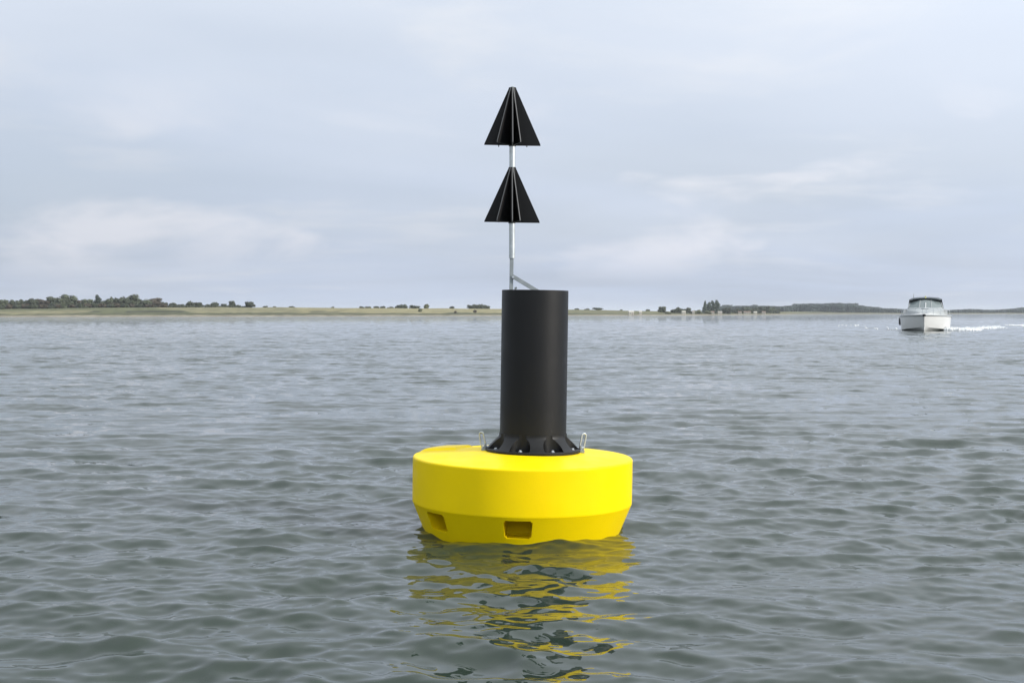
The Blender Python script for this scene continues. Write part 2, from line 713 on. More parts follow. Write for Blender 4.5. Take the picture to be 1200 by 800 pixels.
# ------------------------------------------------------------------ trees
def leaf_quads(verts, faces, c, rad, n, size, rs, shell=0.55):
    """n leaf clumps spread through an ellipsoid, as small random quads"""
    for _ in range(n):
        v = Vector((rs.gauss(0, 1), rs.gauss(0, 1), rs.gauss(0, 1)))
        if v.length < 1e-3:
            continue
        v.normalize()
        rr = (shell + (1.06 - shell) * rs.random() ** 0.6)
        p = Vector((c[0] + v.x * rad[0] * rr, c[1] + v.y * rad[1] * rr, c[2] + v.z * rad[2] * rr))
        nrm = (v + Vector((rs.uniform(-.7, .7), rs.uniform(-.7, .7), rs.uniform(-.3, .9)))).normalized()
        a = nrm.orthogonal().normalized()
        a = Matrix.Rotation(rs.uniform(0, 6.28), 3, nrm) @ a
        b = nrm.cross(a)
        s = size * rs.uniform(0.6, 1.3)
        i = len(verts)
        verts += [p - a * s - b * s * 0.6, p + a * s * 0.7 - b * s, p + a * s + b * s * 0.7, p - a * s * 0.6 + b * s]
        faces.append((i, i + 1, i + 2, i + 3))


def blob(verts, faces, c, rad, rs, seg=7, rings=5):
    """lumpy inner mass behind the leaves"""
    base = len(verts)
    for i in range(rings + 1):
        ph = math.pi * i / rings
        for j in range(seg):
            th = 2 * math.pi * j / seg
            k = rs.uniform(0.62, 0.88)
            verts.append(Vector((c[0] + rad[0] * k * math.sin(ph) * math.cos(th), c[1] + rad[1] * k * math.sin(ph) * math.sin(th), c[2] + rad[2] * k * math.cos(ph))))
    for i in range(rings):
        for j in range(seg):
            a = base + i * seg + j
            b = base + i * seg + (j + 1) % seg
            faces.append((a, a + seg, b + seg, b))


def crown_mesh(kind, seed):
    """crowns of unit height and unit width, standing on z = 0"""
    rs = random.Random(seed)
    v, f = [], []
    if kind == 'round':
        lobes = [((0, 0, .58), (.36, .36, .36))]
        for i in range(9):
            a = 2 * math.pi * i / 9 + rs.uniform(-.3, .3)
            z = rs.uniform(.22, .78)
            rr = .30 * (1 - abs(z - .45) * .7)
            lobes.append(((rr * math.cos(a), rr * math.sin(a), z), (rs.uniform(.15, .23), rs.uniform(.15, .23), rs.uniform(.14, .22))))
        n, size = 110, .045
    elif kind == 'wide':
        lobes = [((0, 0, .5), (.40, .36, .40))]
        for i in range(11):
            a = 2 * math.pi * i / 11 + rs.uniform(-.3, .3)
            z = .16 + .62 * ((i * 5) % 11) / 10
            lobes.append(((.33 * math.cos(a) * rs.uniform(.8, 1.1), .30 * math.sin(a), z), (rs.uniform(.14, .22), .2, rs.uniform(.14, .24))))
        n, size = 100, .045
    elif kind == 'conifer':
        lobes = []
        for i in range(9):
            z = .10 + .86 * i / 9
            r = .46 * (1 - z) + .05
            for j in range(3):
                a = rs.uniform(0, 6.28)
                lobes.append(((r * .4 * math.cos(a), r * .4 * math.sin(a), z), (r * .75, r * .75, .10)))
        n, size = 34, .035
    elif kind == 'column':
        lobes = []
        for i in range(12):
            z = .10 + .8 * i / 11
            r = .36 * math.sin(math.pi * (.18 + .74 * z)) + .05
            a = rs.uniform(0, 6.28)
            lobes.append(((r * .5 * math.cos(a), r * .5 * math.sin(a), z), (r * .85, r * .85, .13)))
        n, size = 70, .04
    else:  # bush
        lobes = []
        for i in range(7):
            a = rs.uniform(0, 6.28)
            r = rs.uniform(0, .30)
            lobes.append(((r * math.cos(a), r * math.sin(a), rs.uniform(.25, .6)), (rs.uniform(.16, .26), rs.uniform(.16, .26), rs.uniform(.24, .36))))
        n, size = 90, .055
    for c, r in lobes:
        blob(v, f, c, r, rs)
        leaf_quads(v, f, c, r, n, size, rs)
    return mesh('crown', v, f, False)


def trunk_mesh(seed, height, girth):
    """tapered trunk with a few limbs, unit height frame"""
    rs = random.Random(seed)
    bm = bmesh.new()
    add_tube(bm, [(0, 0, -0.05), (.01, 0, height * .4), (rs.uniform(-.02, .02), .01, height)], [girth * 1.4, girth, girth * .5], 7)
    for i in range(4):
        a = 6.28 * i / 4 + rs.uniform(-.4, .4)
        z = height * rs.uniform(.45, .85)
        add_tube(bm, [(0, 0, z), (.10 * math.cos(a), .10 * math.sin(a), z + .10), (.22 * math.cos(a), .22 * math.sin(a), z + .24)], [girth * .5, girth * .35, girth * .15], 5)
    return bm_mesh('trunk', bm, True)


CROWNS = {}
TRUNKS = {}
for kd, mats in (('round', ('leaf', 'leaf_pale')), ('wide', ('leaf', 'leaf_brown')), ('conifer', ('needle',)), ('column', ('needle',)), ('bush', ('leaf', 'leaf_pale', 'leaf_brown'))):
    for mn in mats:
        for s in range(3 if mn == 'leaf' else 1):
            cm = crown_mesh(kd, hash((kd, s)) % 1000 if False else (len(CROWNS) * 17 + s))
            cm.materials.append(M[mn])
            CROWNS[(kd, mn, s)] = cm
for s in range(3):
    tm = trunk_mesh(s, .6, .035)
    tm.materials.append(M['bark'])
    TRUNKS[s] = tm


def tree(px, d, wpx, hpx, kind, mn, label, group=None, name='tree', cat='tree', sink=0.0):
    """wpx, hpx: size in photo pixels at its distance, turned into metres"""
    p = at(px, d)
    t = obj(name, None)
    t.location = (p.x, p.y, p.z - 0.1 - sink)
    W, Hh = wpx * d / F, hpx * d / F
    s = random.randrange(3)
    if (kind, mn, s) not in CROWNS:
        s = 0
    c = obj('crown', CROWNS[(kind, mn, s)], t)
    c.scale = (W * 1.04, W * 1.04, Hh * 1.16)
    c.location.z = -0.16 * Hh
    c.rotation_euler.z = random.uniform(0, 6.28)
    k = obj('trunk', TRUNKS[random.randrange(3)], t)
    k.scale = (min(W, Hh * 1.2), min(W, Hh * 1.2), Hh)
    tag(t, label, cat, group)
    return t


LW = 'row of trees along the bank on the far side of the water'
D1 = lambda px: shore_d(px) + ridge_depth(px) + 10
# the continuous belt of trees: (column, top row, width, kind, leaf)
belt = [(-150, 349, 30), (-120, 350, 28), (-92, 348, 30), (-62, 350, 28), (-40, 351, 26), (-18, 350.5, 22), (2, 351, 18), (16, 351.5, 16), (28, 351, 16), (38, 349, 15),
        (50, 349.5, 18), (60, 346.8, 20), (69, 349, 18), (78, 345, 26), (90, 350.5, 17), (101, 350, 18), (124, 350.5, 18), (135, 348, 17),
        (144, 346.5, 16), (152, 344.8, 24), (163, 348.5, 18), (172, 350, 14), (181, 348.3, 18), (191, 353, 14)]
for i, (px, top, w) in enumerate(belt):
    base = interp(RG, px) + 0.8
    kd = 'wide' if i % 3 else 'round'
    mn = 'leaf_brown' if (i % 4 == 2 and kd == 'wide') else 'leaf'
    lab = {'leaf': 'dark green broadleaf tree in the dense belt along the far bank',
           'leaf_brown': 'brownish spreading tree in the dense belt along the far bank'}[mn]
    if px == 78:
        lab, kd, mn = 'tallest broad crowned tree in the dense belt along the far bank', 'wide', 'leaf'
    own = {60: 'large rounded tree shouldering the tallest tree of the dense belt', 152: 'large high crowned tree between narrow dark tree and end of belt',
           181: 'rounded tree closing the dense part of the belt before it thins', 38: 'round topped tree standing slightly above the even part of the belt',
           101: 'low even tree next to the narrow dark tree in the belt', 191: 'small drooping tree where the dense belt ends'}
    lab = own.get(px, lab)
    tree(px, D1(px) + (i % 3) * 9, w, base - top, kd, mn, lab, LW)
tree(115, D1(115) + 4, 11, 15.2, 'column', 'needle', 'narrow dark tree rising alone out of the dense tree belt', LW)
for px in range(-150, 200, 9):
    tree(px + random.uniform(-2, 2), D1(px) - 6, random.uniform(11, 16), random.uniform(5.0, 7.5) * (1 if px < 150 else .75), 'bush', 'leaf' if px % 2 else 'leaf_brown', 'low shrub filling the foot of the dense tree belt', 'shrubs at the foot of the tree belt', name='shrub', cat='shrub')
for px in (36, 98, 63):
    tree(px, D1(px) - 7, 14, 6, 'bush', 'leaf', 'low shrub filling the foot of the dense tree belt', 'shrubs at the foot of the tree belt', name='shrub', cat='shrub')
small = [(203, 354, 10), (212, 356, 9), (223, 351.8, 11), (233, 354, 12), (244, 356, 10), (252, 353.3, 11), (263, 356, 9), (272, 352.2, 9), (279, 356.5, 8)]
for px, top, w in small:
    tree(px, D1(px) + 6, w, interp(RG, px) - top + 0.6, 'round', 'leaf', 'small rounded tree in the thinning end of the tree belt', 'small trees where the belt thins out')
for px in range(199, 290, 6):
    tree(px + random.uniform(-1.5, 1.5), D1(px) + 2, random.uniform(8, 11), random.uniform(2.6, 4.2), 'bush', 'leaf', 'low hedge bush between the small trees past the belt', 'hedge bushes between the small trees', name='bush', cat='bush')
tree(293, D1(293), 13, 7.6, 'round', 'leaf', 'single dome shaped tree at the very end of the belt', name='tree')
for px, top, w in [(311, 358, 7), (322, 358.2, 5), (342, 358.4, 7), (390, 359.3, 6), (530, 358.6, 9), (759, 362.2, 6), (676, 361.2, 8), (688, 361.6, 8), (728, 362.4, 4)]:
    tree(px, D1(px) + 5, w, max(2.2, interp(RG, px) - top + 0.5), 'bush', 'leaf', 'low dark bush alone on the skyline of the field', 'lone bushes on the skyline', name='bush', cat='bush')
for px, top, w in [(424, 358.8, 10), (432, 358.2, 10), (441, 358.4, 10), (449, 358.3, 10), (458, 358.3, 10), (465, 358.5, 8)]:
    tree(px, D1(px) + 8, w, interp(RG, px) - top + 0.6, 'bush', 'leaf', 'low dark hedge bush in the row on top of the golden field', 'hedge bushes above the golden field', name='bush', cat='bush')
tree(472, D1(472) + 4, 13, 5.2, 'wide', 'leaf', 'flat topped dark tree beside the hedge above the golden field')
tree(486, D1(486) + 10, 13, 4.2, 'wide', 'leaf', 'low wide tree between flat topped tree and pale tree')
tree(500, D1(500) + 2, 11, 6.0, 'bush', 'leaf_pale', 'paler green rounded tree above the golden field')
tree(492.5, shore_d(492) + 55, 8.5, 4.6, 'bush', 'leaf_pale', 'green bush standing in the middle of the golden field', name='bush', cat='bush')
tree(534, shore_d(534) + 32, 4.6, 3.2, 'bush', 'leaf_brown', 'tiny brown bush low in the golden field', name='bush', cat='bush')
tree(557, shore_d(557) + 36, 6.5, 4.2, 'bush', 'leaf_brown', 'larger brown bush low in the golden field', name='bush', cat='bush')
for px, w, h in [(552, 10, 5.0), (558, 10, 5.6), (564, 10, 5.8), (570, 9, 5.0)]:
    tree(px, D1(px) + 3, w, h, 'wide', 'leaf', 'dark tree in the small copse on the field edge', 'copse on the field edge')
tree(700, D1(700), 15, 3.6, 'bush', 'leaf', 'wide dark bush on the green field edge', name='bush', cat='bush')
tree(776, shore_d(776) + 60, 11, 7.6, 'round', 'leaf', 'dome shaped dark tree near the pale huts on the beach')
for px, w, h in [(790, 9, 5.5), (797, 10, 7.2), (805, 10, 7.0)]:
    tree(px, shore_d(px) + 45, w, h, 'wide', 'leaf', 'dark tree in the low clump next to the tall conifers', 'low clump beside the conifers')
tree(826, shore_d(826) + 40, 9, 15.5, 'conifer', 'needle', 'slender pointed spruce at the edge of the tall conifer group', name='conifer_tree')
for px, w, h in [(831.5, 9, 13.0), (835.5, 9, 14.6), (840.5, 9.5, 15.4)]:
    tree(px, shore_d(px) + 40, w, h, 'column', 'needle', 'tall column shaped conifer standing in a tight group', 'tight group of tall conifers', name='conifer_tree')
for px, w, h in [(782, 9, 3.2), (813, 12, 5.0), (819, 12, 5.6), (828, 12, 4.4)]:
    tree(px, shore_d(px) + 18, w, h, 'bush', 'leaf_pale', 'pale green bush at the foot of the tall conifers', 'pale bushes by the beach', name='bush', cat='bush')
tree(851, shore_d(851) + 30, 12, 8.2, 'wide', 'leaf', 'dense dark tree standing apart beside the conifer group')
for px, w, h in [(862, 10, 6.5), (869, 10, 7.5), (877, 10, 8), (884, 10, 7.0), (889, 10, 8.5), (897, 11, 9), (904, 10, 8), (910, 9, 6.5)]:
    tree(px, shore_d(px) + 45, w, h, 'wide', 'leaf', 'dark tree behind the row of small pale cabins', 'trees behind the cabins')


# woods on the low hills farther off: one mass
def distant_wood():
    rs = random.Random(5)
    v, f = [], []
    top = [(838, 360), (850, 359), (890, 358.8), (905, 359.5), (918, 360), (935, 357.3), (950, 357), (965, 357.4), (975, 356.4), (1000, 356.8), (1012, 359.5), (1025, 361.2),
           (1050, 362.6), (1075, 364.0), (1110, 364.6), (1125, 363.6), (1140, 362.8), (1152, 364), (1165, 364.2), (1180, 362.8), (1200, 361.2), (1260, 360), (1400, 359), (1600, 360)]
    px = 838.0
    while px < 1600:
        d0 = max(1500, shore_d(px) + 90)
        for row in range(4):
            d = d0 + 60 + row * 110 + rs.uniform(-30, 30)
            q = px + rs.uniform(-2, 2)
            p = at(q, d)
            topz = CAM_H + (HOR - interp(top, q)) * d / F
            full = max(2.0, topz - p.z)
            hgt = full * (0.70 + 0.1 * row) * rs.uniform(0.93, 1.05)
            w = rs.uniform(4.5, 8.5)
            zz = p.z - 1
            while zz < p.z + hgt:
                hh = min(6.0, max(2.0, p.z + hgt - zz))
                blob(v, f, (p.x, p.y, zz + hh * .5), (w, w, hh * .72), rs, 6, 4)
                leaf_quads(v, f, (p.x, p.y, zz + hh * .5), (w, w, hh * .62), 16, 0.9, rs)
                zz += hh * 0.8
        px += 2.6
    o = obj('distant_wood', mesh('distant_wood', v, f), None, M['far_leaf'])
    tag(o, 'blue grey wooded hills on the farthest shore', kind='stuff')


distant_wood()


# ------------------------------------------------------------------ huts by the beach
def hut(px, t, w, dep, h, label, roofmat='roof', group=None):
    d = shore_d(px) + t
    p = at(px, d)
    r = obj('cabin', None)
    r.location = (p.x, p.y, p.z - 0.1)
    r.rotation_euler.z = random.uniform(-.25, .25)
    bm = bmesh.new()
    add_box(bm, (0, 0, h * .34), (w, dep, h * .68))
    wall = obj('wall', bm_mesh('wall', bm), r, M['wall_pale'])
    e = w * .5 + .15
    yd = dep * .5 + .15
    z0, z1 = h * .66, h
    vs = [(-e, -yd, z0), (e, -yd, z0), (e, yd, z0), (-e, yd, z0), (-e, 0, z1), (e, 0, z1)]
    obj('roof', mesh('roof', vs, [(0, 1, 5, 4), (2, 3, 4, 5), (0, 4, 3), (1, 2, 5), (3, 2, 1, 0)]), r, M[roofmat])
    bm = bmesh.new()
    add_box(bm, (w * .2, -dep * .5 - .01, h * .28), (w * .22, .06, h * .5))
    obj('door', bm_mesh('door', bm), r, M['roof'])
    bm = bmesh.new()
    add_box(bm, (-w * .22, -dep * .5 - .01, h * .38), (w * .26, .06, h * .22))
    obj('window', bm_mesh('window', bm), r, M['glass'])
    tag(r, label, 'cabin', group)


hut(739.5, 6, 2.6, 2.4, 2.3, 'pale cabin standing alone at the beach', 'wall_pale')
hut(750.3, 6, 1.3, 1.3, 2.4, 'narrow pale hut standing alone at the beach', 'wall_pale')
for px, t, w in [(801, 18, 2.6), (812.5, 16, 1.6), (835, 12, 2.6), (843.5, 10, 3.2), (867, 14, 2.6), (874.5, 14, 4.2), (885, 12, 2.6), (895, 14, 3.0), (878, 22, 2.4)]:
    hut(px, t, w * .85, 2.0, 2.1, 'small pale cabin among the trees along the far beach', random.choice(['roof', 'wall_pale', 'roof_red']), 'cabins along the far beach')

# ------------------------------------------------------------------ the buoy
PX = 0.005837         # metres per photo pixel at the buoy
FX = (611.3 - 600) * PX
buoy = obj('navigation_buoy', None)
buoy.location = (FX, 0, 0.008)
buoy.rotation_euler = (0, R(0.85), 0)
tag(buoy, 'yellow and black navigation buoy with two black cone topmarks', 'buoy')
INV = (Matrix.Translation((FX, 0, 0.008)) @ Matrix.Rotation(R(0.85), 4, 'Y')).inverted()


def B(px, py, y=0.0):
    """photo pixel at the buoy's distance -> the buoy's own frame"""
    return INV @ Vector(((px - 600) * PX, y, CAM_H + (HOR - py) * PX))


# float: revolved profile, a raised lug pad and a shallow trough on top, square pockets below
def build_float():
    bm = bmesh.new()
    prof = [(0, -.34), (.30, -.34), (.50, -.30), (.60, -.20)]
    prof += [(.6155, -.155), (.682, 0.005), (.7430, .1565), (.7470, .1660), (.7485, .1690), (.7498, .1735), (.7500, .184), (.7502, .25), (.7505, .33), (.7505, .41), (.7505, .455)]
    for a in range(0, 91, 15):
        prof.append((.7505 - .014 * (1 - math.cos(R(a))), .464 + .014 * math.sin(R(a))))
    for i in range(1, 40):
        r = .7300 * (1 - i / 40)
        prof.append((r, .478 + .038 * min(1.0, (.7300 - r) / .40)))
    prof.append((0, .516))
    add_lathe(bm, prof, 288)
    for v in bm.verts:
        r = math.hypot(v.co.x, v.co.y)
        if v.co.z > .44 and r > .28:
            a = math.degrees(math.atan2(v.co.x, v.co.y))     # from +Y (away), clockwise
            sm = lambda e0, e1, x: (lambda t: t * t * (3 - 2 * t))(min(1, max(0, (x - e0) / (e1 - e0))))
            edge = sm(.7505, .715, r)
            pad = sm(-80, -76, a) if a < 0 else 0
            pad = (sm(-76.0, -73.5, a) * (1 - sm(-50.0, -43.0, a))) * sm(.47, .50, r)
            tr = sm(-49, -40, a) * (1 - sm(-33, -22, a)) * sm(.30, .40, r)
            v.co.z += edge * (0.017 * pad - 0.030 * tr)
    base = bm_mesh('float', bm)
    cut = []
    for ang in (-2.4, -51.0, 129.0, 177.6):
        t = bmesh.new()
        # truncated wedge following the sloping side: wider at the top
        w1, w0, dep = .094, .085, .30
        z1, z0 = .150, .030
        vs = []
        for (z, w) in ((z0, w0), (z1, w1)):
            ro = .682 + (z - .005) / .155 * .0625
            for (dr, kk) in ((.05, 1.0), (-dep * (1.0 if z == z1 else .55), .92)):
                for s in (-1, 1):
                    vs.append(t.verts.new((s * w * kk, -(ro + dr), z)))
        f = [(0, 1, 3, 2), (4, 6, 7, 5), (0, 4, 5, 1), (2, 3, 7, 6), (0, 2, 6, 4), (1, 5, 7, 3)]
        for q in f:
            t.faces.new([vs[i] for i in q])
        bmesh.ops.bevel(t, geom=t.edges[:], offset=.010, segments=3, affect='EDGES')
        bmesh.ops.rotate(t, verts=t.verts, cent=(0, 0, 0), matrix=Matrix.Rotation(R(ang), 3, 'Z'))
        cut.append(bm_mesh('c', t))
    m = boolean(base, cut, 'float')
    m.polygons.foreach_set('use_smooth', [True] * len(m.polygons))
    m.set_sharp_from_angle(angle=R(28))
    return obj('float', m, buoy, M['yellow'])


build_float()
tb = B(624.4, 527.0)                   # tower foot on the float, buoy frame
TX = tb.x
ZB = .514


def ring_pos(r, ang):
    """ang in degrees from the viewer's side, positive to the right"""
    return (TX + r * math.sin(R(ang)), -r * math.cos(R(ang)))


def build_flange():
    bm = bmesh.new()
    prof = [(0, ZB - .004), (.322, ZB - .004), (.3255, ZB), (.3255, ZB + .016), (.3215, ZB + .021), (.305, ZB + .030), (.237, ZB + .098), (.2325, ZB + .108), (.2325, ZB + .125), (0, ZB + .125)]
    add_lathe(bm, prof, 192, TX, 0)
    base = bm_mesh('flange', bm)
    cut = []
    for i in range(8):
        a = -18 + 45 * i
        x, y = ring_pos(.2985, a)
        t = bmesh.new()
        add_lathe(t, [(0, ZB + .021), (.070, ZB + .021), (.074, ZB + .3), (0, ZB + .3)], 48, x, y)
        cut.append(bm_mesh('c', t))
    # keep the tower wall itself: pockets stop at it
    m = boolean(base, cut, 'mounting_flange')
    m.polygons.foreach_set('use_smooth', [True] * len(m.polygons))
    m.set_sharp_from_angle(angle=R(30))
    fl = obj('mounting_flange', m, buoy, M['black'])
    bb = bmesh.new()
    add_lathe(bb, [(0, 0), (.015, 0), (.015, .003), (.0095, .003), (.0095, .010), (.0075, .012), (0, .012)], 6)
    bmesh.ops.rotate(bb, verts=bb.verts, cent=(0, 0, 0), matrix=Matrix.Rotation(.3, 3, 'Z'))
    bolt = bm_mesh('bolt', bb)
    bolt.materials.append(M['bright'])
    for i in range(8):
        x, y = ring_pos(.283, -18 + 45 * i)
        o = obj('bolt', bolt, fl)
        o.location = (x, y, ZB + .0195)


build_flange()

# tower: a hollow tube with an inner wall and a recessed lid
ZT = B(627, 340.2).z
bm = bmesh.new()
add_lathe(bm, [(0, ZB + .10), (.2275, ZB + .10), (.2275, ZT - .003), (.2255, ZT), (.219, ZT), (.2175, ZT - .003), (.2175, ZT - .05), (0, ZT - .05)], 128, TX, 0)
tower = obj('tower', bm_mesh('tower', bm, True, 30), buoy, M['black'])

# lifting links and their lugs, left and right of the flange
for side, lean in ((-1, -12), (1, 10)):
    lx = TX + side * .322
    bm = bmesh.new()
    add_box(bm, (lx, 0, ZB + .004), (.062, .07, .022), bevel=.004)
    add_box(bm, (lx + side * .006, 0, ZB + .026), (.010, .046, .034), bevel=.003)
    lug = obj('lifting_lug', bm_mesh('lifting_lug', bm), buoy, M['dullsteel'])
    bm = bmesh.new()
    add_tube(bm, [(lx - .020, 0, ZB + .026), (lx + .032, 0, ZB + .026)], .008, 10)
    obj('pin', bm_mesh('pin', bm, True, 40), lug, M['bright'])
    bm = bmesh.new()
    pts = []
    L_, w_ = .054, .0165
    for k in range(28):
        a = 2 * math.pi * k / 28
        zz = .062 + (L_ - w_) * (1 if math.sin(a) > 0 else -1) * (1 if abs(math.sin(a)) > 1e-6 else 0) + w_ * math.sin(a) * 1.0
        pts.append(Vector((w_ * math.cos(a), 0, zz)))
    Rm = Matrix.Rotation(R(lean), 4, 'Y') @ Matrix.Rotation(R(25 * side), 4, 'Z')
    pts = [Rm @ p + Vector((lx + side * .010, 0, ZB + .010)) for p in pts]
    add_tube(bm, pts, .0055, 10, closed=True)
    obj('lifting_link', bm_mesh('lifting_link', bm, True), buoy, M['bright'])

# pole: square stay below, round tube above, a flat brace down to the tower lid
PO = 0.02
bm = bmesh.new()
a, b = B(599.2, 352, PO), B(599.4, 300, PO)
h_ = (b - a).length
add_box(bm, (a + b) / 2, (.026, .026, h_), bevel=.003)
obj('pole_stay', bm_mesh('pole_stay', bm), buoy, M['dullsteel'])
bm = bmesh.new()
add_tube(bm, [B(600.0, 302.5, PO), B(600.6, 106, PO)], .0208, 20)
obj('pole', bm_mesh('pole', bm, True, 40), buoy, M['galv'])
bm = bmesh.new()
a, b = B(600.3, 323.5, PO - .024), B(633.5, 343.5, PO - .024)
dv = b - a
add_box(bm, (a + b) / 2, (dv.length, .008, .028), rot=Matrix.Rotation(-math.atan2(dv.z, dv.x), 3, 'Y'), bevel=.002)
br = obj('brace', bm_mesh('brace', bm), buoy, M['dullsteel'])
bm = bmesh.new()
c = B(601.3, 324.8, PO - .028)
add_tube(bm, [c, c - Vector((0, .014, 0))], .009, 6)
obj('bolt', bm_mesh('bolt', bm), br, M['bright'])
bm = bmesh.new()
c = B(604, 345, PO)
add_tube(bm, [c, B(604, 336.6, PO)], .006, 8)
add_tube(bm, [B(603.2, 337.6, PO), B(605.8, 337.2, PO)], .008, 6)
obj('shackle_bolt', bm_mesh('shackle_bolt', bm), buoy, M['dullsteel'])
# rounded cap on the pole's tip
bm = bmesh.new()
c = B(600.6, 106.3, PO)
add_lathe(bm, [(.0213, c.z - .03), (.0213, c.z)] + [(.0213 * math.cos(R(q)), c.z + .026 * math.sin(R(q))) for q in range(15, 90, 15)] + [(0, c.z + .026)], 24, c.x, c.y)
obj('pole_cap', bm_mesh('pole_cap', bm, True, 50), buoy, M['dullsteel'])


def topmark(ptop, pbot, px_top, px_bot, half, r0):
    a, b = B(px_bot, pbot, PO), B(px_top, ptop, PO)
    hub_bm = bmesh.new()
    add_tube(hub_bm, [a - Vector((0, 0, .006)), b], [.0245, .0245], 20)
    hub = obj('topmark', bm_mesh('topmark', hub_bm, True, 40), buoy, M['fin'])
    ax = (b - a)
    for k, ang in enumerate((-88, -32, 1, 17, 87, 148, 180, -150)):
        fb = bmesh.new()
        dx, dy = math.sin(R(ang)), -math.cos(R(ang))
        n = Vector((dy, -dx, 0)) * .0032
        drop = Vector((0, 0, (.046 if abs(ang) > 100 else 0.0) - .002 * (k % 3)))
        out = Vector((dx, dy, 0))
        p = [a + out * .012 + drop, a + out * half + drop, a + out * (half - .002) + Vector((0, 0, .010)), b + out * (r0 + .004) - Vector((0, 0, .012)), b + out * r0, b + out * .012]
        q1 = [fb.verts.new(v + n) for v in p]
        q2 = [fb.verts.new(v - n) for v in p]
        fb.faces.new(q1)
        fb.faces.new(q2[::-1])
        for i in range(len(p)):
            j = (i + 1) % len(p)
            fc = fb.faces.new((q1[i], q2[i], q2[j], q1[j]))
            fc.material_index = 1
        fm = bm_mesh('fin', fb)
        fm.materials.append(M['fin'])
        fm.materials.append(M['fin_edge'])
        obj('fin', fm, hub)


topmark(103.5, 170.8, 600.6, 600.4, .193, .024)
topmark(196.3, 260.6, 600.3, 599.9, .190, .024)

# ------------------------------------------------------------------ the motor boat
BD = 102.0
bx = (1083 - 600) / F * BD
boat = obj('motor_boat', None)
boat.location = (bx, CAM_Y + BD, 0)
boat.rotation_euler = (0, 0, -math.atan2(bx, BD) + R(-1.0))
tag(boat, 'white motor cruiser heading closer with bow wave and tinted windscreen', 'boat')
# own frame: bow towards -Y, x to the right, z = 0 the waterline


def hull_section(t):
    """half breadths and heights at station t: 0 stem .. 1 transom"""
    bs = 2.02 * math.sin(math.pi / 2 * min(1, t / .50)) ** 0.92 if t > 0 else 0.0
    bs = max(bs, .004)
    bc = 1.93 * math.sin(math.pi / 2 * min(1, t / .54)) if t > 0 else 0.0
    bc = max(bc, .003)
    zs = 1.34 - .22 * t
    zc = .36 - .40 * min(1, t * 1.5) ** .8
    zk = .35 - .80 * min(1, t * 2.2) ** .6 if t > 0 else .80
    zk = (.10 - .55 * min(1, t * 5) ** .7) if t < .2 else -.45
    return bs, zs, bc, zc, zk


